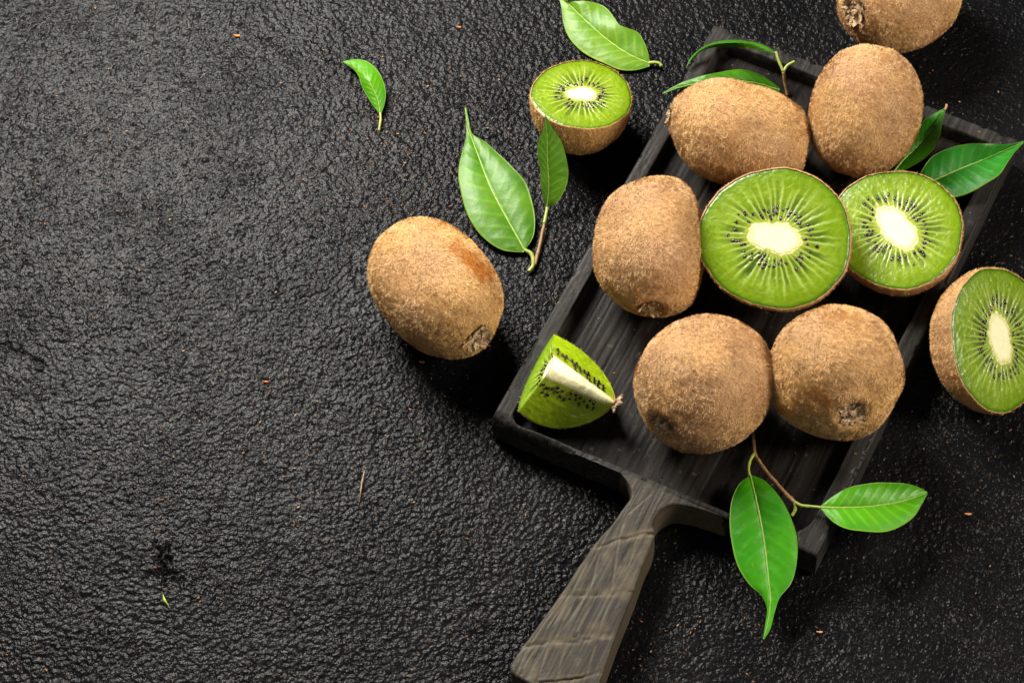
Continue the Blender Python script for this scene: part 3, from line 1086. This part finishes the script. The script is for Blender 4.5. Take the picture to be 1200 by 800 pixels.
def wedge():
    """a quarter of half a fruit, skin down, the white core along its ridge"""
    M = np.array([[71, 1, -45], [-38, 38, -55]], float)
    Lx, Rr = 89, 74.5
    X = np.array([M[0, 0] / Lx, M[0, 1] / Rr, M[0, 2] / Rr])
    Y = np.array([M[1, 0] / Lx, M[1, 1] / Rr, M[1, 2] / Rr])
    X = unit(X)
    Y = unit(Y - (Y @ X) * X * .5)
    X = unit(X - (X @ Y) * Y)
    Z = np.cross(X, Y)
    if Z[0] > 0:
        Z = -Z
    Q = np.outer(R, X) + np.outer(U, Y) + np.outer(B, Z)      # columns: directions of axis, c1, c2
    a, c1, c2 = Q[:, 0], Q[:, 1], Q[:, 2]
    sgn = 1.0
    nu, nt, nr = 70, 60, 60
    def prof(u):
        return np.maximum(1 - u ** 2.6, 0) ** .5 * (1 + .06 * np.sin(math.pi * np.clip(u, 0, 1)))
    def pt(c, sc, u, phi, rho):
        """u 0..1 along the axis, phi 0..pi/2 from c1 to c2, rho 0..1"""
        rr = prof(u) * Rr * sc * rho * (1 + .02 * np.cos(5 * phi))
        return c + (u * Lx * sc)[..., None] * a + (rr * np.cos(phi))[..., None] * c1 + (rr * np.sin(phi))[..., None] * c2
    def full(c):
        sc = UNIT * ((c - CAM) @ F) / (FPX * UNIT)
        Ug, Pg = np.meshgrid(np.linspace(0, 1, nu), np.linspace(0, math.pi / 2, nt), indexing='ij')
        return pt(c, sc, Ug, Pg, np.ones_like(Ug)).reshape(-1, 3)
    c = settle(full, 648, 430, ZF + .0005, ZF + .02)
    sc = UNIT * ((c - CAM) @ F) / (FPX * UNIT)
    root = empty('kiwi_wedge', (c[0], c[1], ZF), 'kiwi wedge with white core and black seeds at the near left board corner', 'kiwi wedge')
    V = full(c)
    Fq = grid_faces(nu, nt)
    z0 = {'stain': np.zeros(len(V)), 'hue': np.full(len(V), .3)}
    Vs = V - (V - V.mean(0)) * 0
    make_mesh('skin', Vs, Fq, SKIN, root, attrs=z0)
    fuzz_mesh('fuzz', V, Fq, 3.0, root, z0, 31, lmin=.5, lmax=1.1)
    pat = Cross(31, .30, .30, 0, nray=36)
    VV, FF, CC = [], [], []
    def add(v, f, col):
        FF.append(f + sum(len(x) for x in VV))
        VV.append(v)
        CC.append(col)
    # rounded ridge: s runs -1 (edge at c1) .. 0 (ridge) .. 1 (edge at c2)
    g = 90
    KR = .13
    def soft(x):
        return (x + np.sqrt(x * x + KR * KR)) / 2
    def xy(sv):
        x, y = soft(-sv), soft(sv)
        k = 1 / np.maximum(np.hypot(x, y), 1)
        return x * k, y * k
    SV, TV = np.meshgrid(np.linspace(-1, 1, 2 * g), np.linspace(0, 1, g), indexing='ij')
    x0, y0 = xy(SV)
    ph = (SV + 1) / 2 * math.pi / 2
    x1, y1 = np.cos(ph), np.sin(ph)
    X_, Y_ = x0 * (1 - TV) + x1 * TV, y0 * (1 - TV) + y1 * TV
    rho, phi = np.hypot(X_, Y_), np.arctan2(Y_, X_)
    col, rel, _ = pat.color(np.clip(rho, 0, 1), phi)
    v = pt(c, sc, 0 * rho, phi, rho * .995) - a * ((rel * .6) * MM)[..., None]
    add(v.reshape(-1, 3), grid_faces(2 * g, g), (col * 1.35).reshape(-1, 3))
    # the two lengthwise cuts, one sheet over the ridge
    def core_r(u):
        return .31 * prof(u) ** .5 * (1 - .72 * u) * (1 - sst(.86, 1, u) * .6)
    UG, SG = np.meshgrid(np.linspace(0, 1, g), np.linspace(-1, 1, 2 * g), indexing='ij')
    X_, Y_ = xy(SG)
    RG, phi = np.hypot(X_, Y_), np.arctan2(Y_, X_)
    rr = RG * prof(UG)
    co = core_r(UG) * np.where(SG < 0, 1.15, .72 + .43 * sst(.3, .9, UG))
    q = np.stack([UG * 9, rr * 9, SG * 3], -1)
    n1 = fbm(q * 1.5, 2, 3)
    col = lerp(np.broadcast_to(C_MID * 1.3, q.shape), C_OUT * 1.3, sst(.35, .8, rr))
    col = col * (1 + .14 * n1)[..., None]
    dark = np.clip(sst(co, co + .06, rr) * sst(co + .36, co + .18, rr) * (.5 + .5 * n1), 0, 1)
    col = lerp(col, C_DARK * 1.5, np.clip(dark, 0, .6))
    col = lerp(col, C_HALO, .45 * sst(co + .22, co, rr))
    col = col * (1 + .06 * vnoise(np.stack([UG * 5, rr * 60, SG], -1), 1))[..., None]
    k = sst(co + .05, co - .045, rr + .02 * n1)
    col = lerp(col, C_CORE * (1.2 - .05 * np.abs(n1))[..., None], k)
    col = lerp(col, C_EDGE, .55 * sst(.965, 1.0, RG))
    col = lerp(col, lin(150, 120, 60), .6 * sst(.93, 1, UG))
    out = -(c1 * np.clip(Y_ / (X_ + Y_), 0, 1)[..., None] + c2 * np.clip(X_ / (X_ + Y_), 0, 1)[..., None])
    v = pt(c, sc, UG, phi, RG * .995) + out * ((.15 * n1 - .35 * dark + .3 * k) * MM)[..., None]
    add(v.reshape(-1, 3), grid_faces(g, 2 * g), .98 * col.reshape(-1, 3))
    make_mesh('flesh', np.vstack(VV), np.vstack(FF), FLESH, root, colors=np.clip(np.vstack(CC), 0, .95))
    # core ridge: a plump pale wedge along the axis
    UG, PG = np.meshgrid(np.linspace(0, .97, 50), np.linspace(0, math.pi / 2, 9), indexing='ij')
    # seeds on the three cuts
    items = []
    r = np.random.default_rng(5)
    for ph, nn, cd_ in ((0.0, -c2, c1), (math.pi / 2, -c1, c2)):
        tries = []
        while len(tries) < 21:
            u = r.uniform(.03, .80)
            co = float(core_r(np.array(u))) * (1.15 if ph == 0 else .8)
            rr = max(co, .09) + r.uniform(.06, .27) * (1 - .3 * u)
            if all((u - x) ** 2 * 1.4 + (rr - y) ** 2 > .0052 for x, y in tries):
                tries.append((u, rr))
        for u, rr in tries:
            p = c + a * u * Lx * sc + cd_ * rr * Rr * sc + nn * .15 * MM
            d = unit(cd_ + a * r.normal(.2, .3))
            s_ = r.uniform(.8, 1.15)
            items.append((p, d, np.cross(nn, d), nn, .98 * MM * s_, .68 * MM * s_, .45 * MM))
    for k in range(16):
        ph = r.uniform(.05, 1.5)
        rr = .30 + r.uniform(.05, .25)
        d = math.cos(ph) * c1 + math.sin(ph) * c2
        p = c + d * rr * Rr * sc - a * .15 * MM
        items.append((p, d, np.cross(a, d), a, .8 * MM, .45 * MM, .4 * MM))
    V3, F3 = ellipsoids(items)
    o = make_mesh('seeds', V3, F3, SEED, root)
    o['kind'] = 'stuff'
    tip = c + a * Lx * sc * .99
    sepals(root, 'stem_end', tip, a, c1, unit(c2), 4.0 * MM, 9, 8)


wedge()

# ------------------------------------------------------------------ leaves


def leaf_blade(name, root, mid, left, right, zmid, zl, zr, seed, g0=(92, 150, 22), g1=(60, 128, 14), undul=0.35, rib=True, ribw=0.42, vein=.35, under=False):
    """mid, left, right: outline points seen from the camera, base first; z lists in mm along the leaf"""
    N, K = 90, 17
    mp, lp, rp = spline(mid, N), spline(left, N), spline(right, N)
    t = np.linspace(0, 1, N)
    zi = lambda zz: np.interp(t, np.linspace(0, 1, len(zz)), zz)
    zz = [spline(np.stack([np.linspace(0, 1, len(q)), q], -1), N)[:, 1] for q in (zmid, zl, zr)]
    M3 = at(mp[:, 0], mp[:, 1], zz[0] * MM)
    L3 = at(lp[:, 0], lp[:, 1], zz[1] * MM)
    R3 = at(rp[:, 0], rp[:, 1], zz[2] * MM)
    s = np.linspace(0, 1, K)
    left_side = M3[:, None] + (L3 - M3)[:, None] * s[None, ::-1, None]
    right_side = M3[:, None] + (R3 - M3)[:, None] * s[None, 1:, None]
    G = np.concatenate([left_side, right_side], 1)
    X = np.concatenate([-s[::-1], s[1:]])
    Tg, Xg = np.meshgrid(t, X, indexing='ij')
    wid = np.linalg.norm(L3 - R3, axis=1)[:, None]
    # slanting side veins, faint relief and colour
    ph = (Tg - .16 * np.abs(Xg)) * 11 + seed + .25 * np.sign(Xg)
    vn = np.exp(-((np.mod(ph, 1) - .5) / .11) ** 2) * sst(1.0, .6, np.abs(Xg)) * sst(.02, .1, Tg) * sst(1, .8, Tg)
    q = G / MM
    rel = (.18 * vn + .10 * fbm(q / 3.0, 1, 2) + undul * .5 * vnoise(q / 9, 2) * np.abs(Xg)) * MM
    rel -= .18 * MM * np.exp(-(Xg * wid / (1.0 * MM)) ** 2)
    bow = .045 * wid * (np.abs(Xg) * (1 - np.abs(Xg))) * 4
    G[..., 2] += rel + bow
    ca, cb2 = lin(*g0), lin(*g1)
    mixf = np.clip(.5 + .5 * fbm(q / 11 + seed, 3, 3) + .15 * (np.abs(Xg) - .5), 0, 1)
    col = lerp(np.broadcast_to(ca, G.shape), cb2, mixf)
    col = lerp(col, ca * 1.6, min(1, vein * 1.4) * vn)
    col = lerp(col, lin(170, 190, 70), .5 * sst(.94, 1.0, np.abs(Xg)))
    spots = sst(.90, 1.15, fbm(q / 1.5 + seed, 2, 2))
    col = lerp(col, lin(170, 160, 50), .5 * spots)
    n, m = G.shape[:2]
    top = G.reshape(-1, 3)
    bot = top - np.array([0, 0, .28 * MM])
    f = grid_faces(n, m)
    idx = np.arange(n * m).reshape(n, m)
    ring = np.concatenate([idx[:, 0], idx[-1, 1:], idx[-2::-1, -1], idx[0, -2:0:-1]])
    r2 = np.roll(ring, -1)
    wall = np.stack([ring, r2, r2 + n * m, ring + n * m], -1)
    V = np.vstack([top, bot])
    Fa = np.vstack([f[:, ::-1], f + n * m, wall])
    col = col * .72
    c2 = np.vstack([col.reshape(-1, 3), col.reshape(-1, 3) * .8])
    o = make_mesh(name, V, Fa, LEAF, root, colors=np.clip(c2, 0, .9))
    if rib:
        mm = G[:, K - 1] + np.array([0, 0, .10 * MM])
        w = (ribw * (1 - .75 * t)) * MM
        v, ff = tube(mm[:-1], w[:-1], 8)
        rb = make_mesh('midrib', v, ff, RIB, o)
    return o


def make_leaf(label, at_px, z0, **kw):
    b = at(*at_px, z0)
    root = empty('leaf', (b[0], b[1], z0), label, 'leaf', kw.pop('group', 'loose leaves'))
    return root


def stem(name, root, pts, zs, r0, r1, mat):
    P = np.array([at(x, y, z * MM) for (x, y), z in zip(pts, zs)])
    P = spline(P, max(14, 8 * len(pts)))
    n = len(P)
    P = P + np.stack([fbm(P / MM / 4, 1, 2), fbm(P / MM / 4, 2, 2), 0 * P[:, 0]], -1) * .12 * MM
    rad = np.linspace(r0, r1, n) * MM * (1 + .12 * vnoise(P / MM / 1.5, 3))
    v, f = tube(P, rad, 9)
    return make_mesh(name, v, f, mat, root)


ZTm, ZFm = ZT / MM, ZF / MM
# the leaf at the top of the photo
r_ = make_leaf('broad pale green leaf cut off by the top edge, above the standing kiwi half', (715, 45), 0.0)
leaf_blade('blade', r_, [(762, 75), (735, 63), (712, 47), (690, 28), (668, 6), (650, -16)],
           [(761, 78), (746, 82), (727, 82), (712, 76), (696, 69), (681, 60), (667, 45), (660, 27), (658, 10), (650, -16)],
           [(762, 73), (756, 52), (746, 37), (735, 33), (726, 29), (720, 21), (712, 11), (700, 4), (684, 1), (664, 1), (650, -16)],
           [1.2, 2.2, 3, 3, 2.5, 2], [1.2, 1.0, 1.2, 1.5, 1.2, 1.0, 1.5, 2], [1.2, 4, 6.5, 4, 5.5, 4, 2, 2], 1, g0=(122, 160, 42), g1=(92, 140, 22), ribw=.42)
stem('petiole', r_, [(760, 74), (768, 73.5), (773, 75), (775, 78)], [1.3, 1.6, 1.6, 1.2], .75, .8, PETI)
# small leaf, left
r_ = make_leaf('smallest curled bright green leaf, alone at the upper left', (430, 105), 0.0)
leaf_blade('blade', r_, [(445.5, 134), (443, 118), (437, 104), (429, 90), (417, 78), (402, 72.5)],
           [(445, 134), (437, 123.5), (429.5, 111.5), (423.5, 99.5), (420, 89), (414.5, 81.5), (407, 76), (402, 73)],
           [(446.5, 134), (450.5, 122), (452, 110), (449, 95), (441.5, 81.5), (431, 72.5), (419, 69.5), (407, 71), (402, 72)],
           [1.5, 4, 6.5, 7, 5, 2], [1.5, 2, 2.5, 4, 4.5, 2], [1.5, 2.5, 4, 5, 4.5, 2], 2, g0=(106, 170, 8), g1=(72, 152, 6), ribw=.25, vein=.15)
stem('petiole', r_, [(445.5, 133), (446, 142), (444, 153)], [1.5, 1.6, .8], .55, .45, PETI)


def twig(label, px, z0):
    b = at(*px, z0)
    return empty('leafy_twig', (b[0], b[1], z0), label, 'leafy twig', 'leafy twigs')


# pair of leaves left of the board
r_ = twig('twig with one large and one small leaf above the lone kiwi', (620, 300), 0.0)
leaf_blade('leaf', r_, [(615, 293), (594, 256), (575, 220), (561, 184), (551.6, 158), (547, 140), (545, 125)],
           [(614, 295.5), (589, 293), (567, 279), (550, 256), (540.6, 228), (537, 201), (540.6, 181), (546, 162), (546, 143), (544, 125)],
           [(616, 292), (624.5, 278), (627, 258.5), (623, 234), (615, 212), (602.5, 198), (583, 179), (567, 165), (554, 157), (549, 140), (546, 125)],
           [2, 3.2, 3.6, 3.2, 2.2, 1.5], [2, 2, 2.5, 3.5, 3, 2, 1.5], [2, 3.5, 4.5, 5, 4, 2.4, 1.5], 3, g0=(104, 152, 28), g1=(72, 128, 12), ribw=.48, vein=.3)
leaf_blade('leaf', r_, [(641, 242), (643, 220), (641.5, 187), (641, 159.5), (639, 135)],
           [(639.5, 242), (634, 220), (633, 198), (630, 181.5), (631, 165), (637, 151), (638.5, 135)],
           [(643, 242), (651, 238), (659, 228), (666, 206), (664, 187), (657.5, 165), (646.5, 148.5), (639.5, 135)],
           [3.5, 9, 18, 28, 36], [3.5, 9.5, 18, 28.5, 36], [3.5, 9.5, 18, 28, 36], 4, g0=(112, 166, 36), g1=(80, 142, 16), ribw=.38, vein=.3)
stem('petiole', r_, [(615, 293), (621, 296), (625, 303), (625, 311), (620, 318)], [2.2, 2.2, 2.0, 1.6, 1.2], .85, .95, PETI)
stem('petiole', r_, [(641, 243), (640, 250), (637.5, 262)], [3.6, 3.3, 2.8], .6, .75, PETI)
stem('stem', r_, [(638, 260), (635, 276), (631, 294), (627, 311)], [2.8, 2.2, 1.8, 1.4], .65, .9, TWIG)
# twig at the front of the board
r_ = twig('twig with two green leaves overhanging the near right corner of the board', (905, 580), ZF)
stem('stem', r_, [(882, 490), (883, 508), (885, 532), (894, 547), (907, 563), (920, 577), (931, 588)], [12.5, 13.5, 16, 18, 19.5, 20, 20], .7, .85, TWIG)
stem('petiole', r_, [(884.5, 530), (879, 539), (877, 547), (878.5, 557)], [16, 17.5, 19, 20], .7, .65, PETI)
stem('petiole', r_, [(931, 588), (938, 591.5), (950, 593), (961, 594)], [20, 20.5, 21, 22], .7, .6, PETI)
stem('side_shoot', r_, [(931, 589), (932, 596), (928, 604)], [20, 18.5, 17], .7, .6, PETI)
leaf_blade('leaf', r_, [(879, 556), (885, 581), (892, 614), (897, 646), (901, 682), (903, 701), (900, 727), (895, 748)],
           [(878, 557), (868, 565), (859, 581), (855, 607), (857.6, 636), (866, 666), (879, 685), (893, 698), (898.5, 711), (896.6, 731), (894, 748)],
           [(880, 556), (895, 562), (911, 578), (926, 604), (934, 630), (934, 656), (927.5, 682), (913, 701), (907.5, 718), (901, 740), (895.5, 748)],
           [20, 21, 21.5, 21, 19, 17, 13, 9], [20, 20.5, 21, 21, 20, 18, 14, 9], [20, 21.5, 23, 23, 21, 18, 13, 9], 5, g0=(78, 176, 8), g1=(48, 150, 6), ribw=.5, vein=.12)
leaf_blade('leaf', r_, [(960.6, 593.8), (975, 594.5), (992.5, 594.5), (1025, 592.6), (1057.5, 587), (1087, 577)],
           [(961, 593), (976, 581), (992.5, 571.5), (1015, 566.6), (1041, 565), (1064, 566.6), (1080, 572), (1087, 576)],
           [(961, 594.5), (970, 605.6), (986, 617), (1012, 622), (1038, 622.5), (1057.5, 615), (1072, 604), (1080, 591), (1087, 578)],
           [22, 22.5, 23, 22, 20, 17], [22, 24, 25, 25, 22, 17], [22, 23, 24, 24, 21, 17], 6, g0=(102, 182, 20), g1=(66, 158, 8), ribw=.5, vein=.45)
# twig behind the kiwi at the far left corner
r_ = twig('twig with two narrow curved leaves at the far left board corner', (905, 90), ZF)
stem('stem', r_, [(918, 84), (920, 96), (923, 112)], [20, 16, 11.3], .75, .8, TWIG)
stem('side_shoot', r_, [(918, 84), (922, 77.5), (931, 72)], [20, 21, 22], .65, .5, PETI)
stem('petiole', r_, [(909, 61), (913, 73), (918, 84)], [24, 22, 20], .6, .7, PETI)
leaf_blade('leaf', r_, [(909.5, 62), (894, 55), (878, 51), (857.5, 50), (842, 51), (828, 55), (816, 62.5), (804, 79)],
           [(910, 63), (893.5, 60), (878.5, 56.5), (857.5, 55), (841, 55), (826, 58.5), (815.5, 65), (808, 73), (804, 80)],
           [(909, 61), (895, 53), (877, 48.5), (857.5, 47), (842.5, 48.5), (829, 52.5), (817, 60), (808, 70), (804, 79)],
           [24, 28, 31, 32, 31, 29, 25, 20], [24, 26, 27, 27.5, 27, 26, 23, 20], [24, 25, 26, 26, 26, 25, 23, 20], 7, g0=(70, 140, 12), g1=(46, 112, 8), rib=False)
leaf_blade('leaf', r_, [(914, 106), (888, 98), (862, 95), (835, 96), (812, 99), (795, 103), (776, 110)],
           [(912, 110), (885, 116), (860, 116), (835, 112), (815, 104), (797, 104), (776, 110.5)],
           [(914, 104), (903, 95), (887.5, 86), (865, 81.4), (842.5, 85), (820, 89.5), (797.5, 97.5), (776, 109)],
           [14, 19, 22, 23, 22, 20, 18], [14, 15, 16, 17, 18, 18, 18], [14, 20, 23, 24, 23, 20, 18], 8, g0=(82, 150, 14), g1=(52, 120, 8), ribw=.35)
# two leaves at the right rim
r_ = make_leaf('narrow upright green leaf between the upright kiwi and the broad glossy leaf', (1080, 165), ZF)
leaf_blade('blade', r_, [(1046, 203), (1056.5, 190), (1076, 170.5), (1092, 151), (1107, 128)],
           [(1045, 201), (1054, 190), (1065, 170.5), (1076, 151), (1084, 140), (1095, 133), (1106.5, 127)],
           [(1048, 205), (1066, 196), (1081, 187), (1095, 173), (1102, 157), (1104.6, 140), (1108, 129)],
           [16, 18, 22, 25, 26], [16, 18, 20, 22, 24, 26], [16, 20, 27, 30, 29, 26], 9, g0=(62, 160, 16), g1=(38, 132, 10), ribw=.4, vein=.1)
stem('petiole', r_, [(1106.5, 129), (1108.5, 126), (1109, 122.5)], [26, 26.5, 26.5], .55, .5, TWIG)
r_ = make_leaf('broad dark glossy leaf hanging over the far right corner of the board', (1140, 195), ZF)
leaf_blade('blade', r_, [(1074, 219), (1095, 211), (1122.5, 199), (1150, 188), (1177.5, 176), (1200, 166)],
           [(1076, 221), (1095, 230), (1120, 231), (1136, 226), (1155.5, 215), (1172, 203.5), (1181, 190), (1188.5, 179), (1200, 167)],
           [(1073, 217), (1081, 199), (1092, 184), (1109, 175), (1131, 169), (1155.5, 168), (1177.5, 169), (1190, 167.5), (1200, 165)],
           [18, 20, 21, 21.5, 22, 22], [18, 23, 26, 26, 25, 23, 22], [18, 22, 26, 27, 25, 23, 22], 10, g0=(46, 142, 38), g1=(28, 116, 22), ribw=.45, vein=.35)

# ------------------------------------------------------------------ crumbs


def flakes(name, pts, sizes, cols, label=None, cat=None, kind=None, group=None, parent=None):
    """little curled chips lying flat"""
    r = np.random.default_rng(len(pts))
    VV, FF, CC = [], [], []
    for k, (p, sz) in enumerate(zip(pts, sizes)):
        a = r.uniform(0, 6.28)
        d = np.array([math.cos(a), math.sin(a), r.normal(0, .25)])
        d = unit(d)
        s_ = unit(np.cross([0, 0, 1], d))
        nn = np.cross(d, s_)
        ln, w = sz, sz * r.uniform(.25, .6)
        loc = []
        for u in (-1, -.3, .4, 1):
            ww = w * (1 - .55 * abs(u)) * r.uniform(.7, 1.2)
            hgt = .25 * ln * (u * u) * r.uniform(0, 1) + .2 * w
            loc += [p + d * u * ln * .5 + s_ * ww * .5 + nn * hgt, p + d * u * ln * .5 - s_ * ww * .5 + nn * (hgt + r.normal(0, .1) * w)]
        loc = np.array(loc)
        low = loc - np.array([0, 0, .25 * sz])
        n0 = len(VV) * 16
        f = []
        for i in range(3):
            f.append([2 * i, 2 * i + 1, 2 * i + 3, 2 * i + 2])
            f.append([8 + 2 * i, 8 + 2 * i + 2, 8 + 2 * i + 3, 8 + 2 * i + 1])
            f.append([2 * i, 2 * i + 2, 8 + 2 * i + 2, 8 + 2 * i])
            f.append([2 * i + 1, 8 + 2 * i + 1, 8 + 2 * i + 3, 2 * i + 3])
        f += [[0, 8, 9, 1], [6, 7, 15, 14]]
        VV.append(np.vstack([loc, low]))
        FF.append(np.array(f) + n0)
        c = cols[k % len(cols)] if not callable(cols) else cols(r)
        CC.append(np.repeat(np.array(c)[None] * r.uniform(.6, 1.2), 16, 0))
    V = np.vstack(VV)
    base = None
    o = make_mesh(name, V, np.vstack(FF), CRUMB, smooth=False, colors=np.vstack(CC))
    if label:
        o['label'] = label
        o['category'] = cat
    if kind:
        o['kind'] = kind
    if group:
        o['group'] = group
    return o


r = np.random.default_rng(3)
pts, szs = [], []
brown = [lin(106, 70, 44), lin(140, 92, 56), lin(84, 62, 46), lin(160, 122, 86), lin(104, 94, 76), lin(124, 80, 50)]
cent = [(r.uniform(0, 1200), r.uniform(0, 800)) for _ in range(46)] + [(r.normal(440, 40), r.uniform(80, 260)) for _ in range(16)]
while len(pts) < 3200:
    if r.random() < .45:
        c = cent[r.integers(len(cent))]
        x, y = r.normal(c[0], 26), r.normal(c[1], 22)
    else:
        x, y = r.uniform(-40, 1240), r.uniform(-30, 830)
    p = at(x, y, 0.0)
    b_ = to_board(p)
    if -.002 < b_[0] < BW + .002 and -.002 < b_[1] < BH + .002:
        continue
    pts.append(p + np.array([0, 0, r.uniform(-.25, .15)]) * MM)
    szs.append((.34 + .85 * r.random() ** 5) * MM * 1.1)
flakes('crumbs', pts, szs, brown, 'scattered tiny brown crumbs on the black surface', 'crumbs', 'stuff')
# fibres and dust on the board
pts, szs = [], []
while len(pts) < 420:
    x, y = r.uniform(0, BW), r.uniform(0, BH)
    on_rim = min(x, BW - x) < 8 * MM or y < 4.4 * MM or BH - y < 7.5 * MM
    if r.random() < .5 and y > 70 * MM:
        continue
    p = from_board(x, y, (ZT if on_rim else ZF) + .12 * MM)
    pts.append(p)
    szs.append((.35 + .8 * r.random() ** 3) * MM)
flakes('wood_dust', pts, szs, [lin(110, 92, 66), lin(150, 118, 78), lin(96, 70, 44), lin(74, 66, 56)], 'fine pale fibres and dust lying on the serving board', 'dust', 'stuff')

# crumbs that can be told apart
for (x, y, s_, c, lab) in [(277, 42, 3.0, lin(214, 140, 70), 'orange crumb near the crack at the upper left'),
                           (311, 447, 2.6, lin(190, 110, 56), 'rusty brown crumb left of the lone kiwi, lower half'),
                           (494, 424, 2.4, lin(188, 112, 44), 'amber crumb just below the lone kiwi'),
                           (537, 32, 2.4, lin(196, 124, 70), 'light brown crumb left of the broad leaf at the top'),
                           (1134, 602, 3.0, lin(206, 140, 96), 'pinkish crumb right of the twig leaf'),
                           (960, 740, 2.6, lin(206, 156, 110), 'pale crumb at the bottom right of the long leaf tip'),
                           (572, 405, 2.0, lin(150, 96, 60), 'dull crumb in the shade beside the lone kiwi')]:
    p = at(x, y, 0.0)
    flakes('crumb', [p - np.array([0, 0, 0.0])], [s_ * MM], [c * .9], lab, 'crumb', group='larger loose crumbs')
# the straw and the green shred
b0 = at(423, 568, 0)
v, f = tube(np.array([at(427, 551, .0006), at(424, 565, .0009), at(421, 588, .0006)]), [.12 * MM, .3 * MM, .12 * MM], 6)
o = make_mesh('straw_fibre', v, f, SEPAL)
o['label'], o['category'] = 'thin pale straw fibre lying on the black surface below the lone kiwi', 'fibre'
P = spline(np.array([at(191, 696, .0009), at(193, 703, .0014), at(198, 710, .0008)]), 14)
v, f = tube(P, np.r_[np.linspace(.15, .6, 7), np.linspace(.6, .12, 7)] * MM, 7)
o = make_mesh('plant_shred', v, f, PETI)
o['label'], o['category'] = 'tiny curved yellow green plant shred at the lower left', 'plant shred'
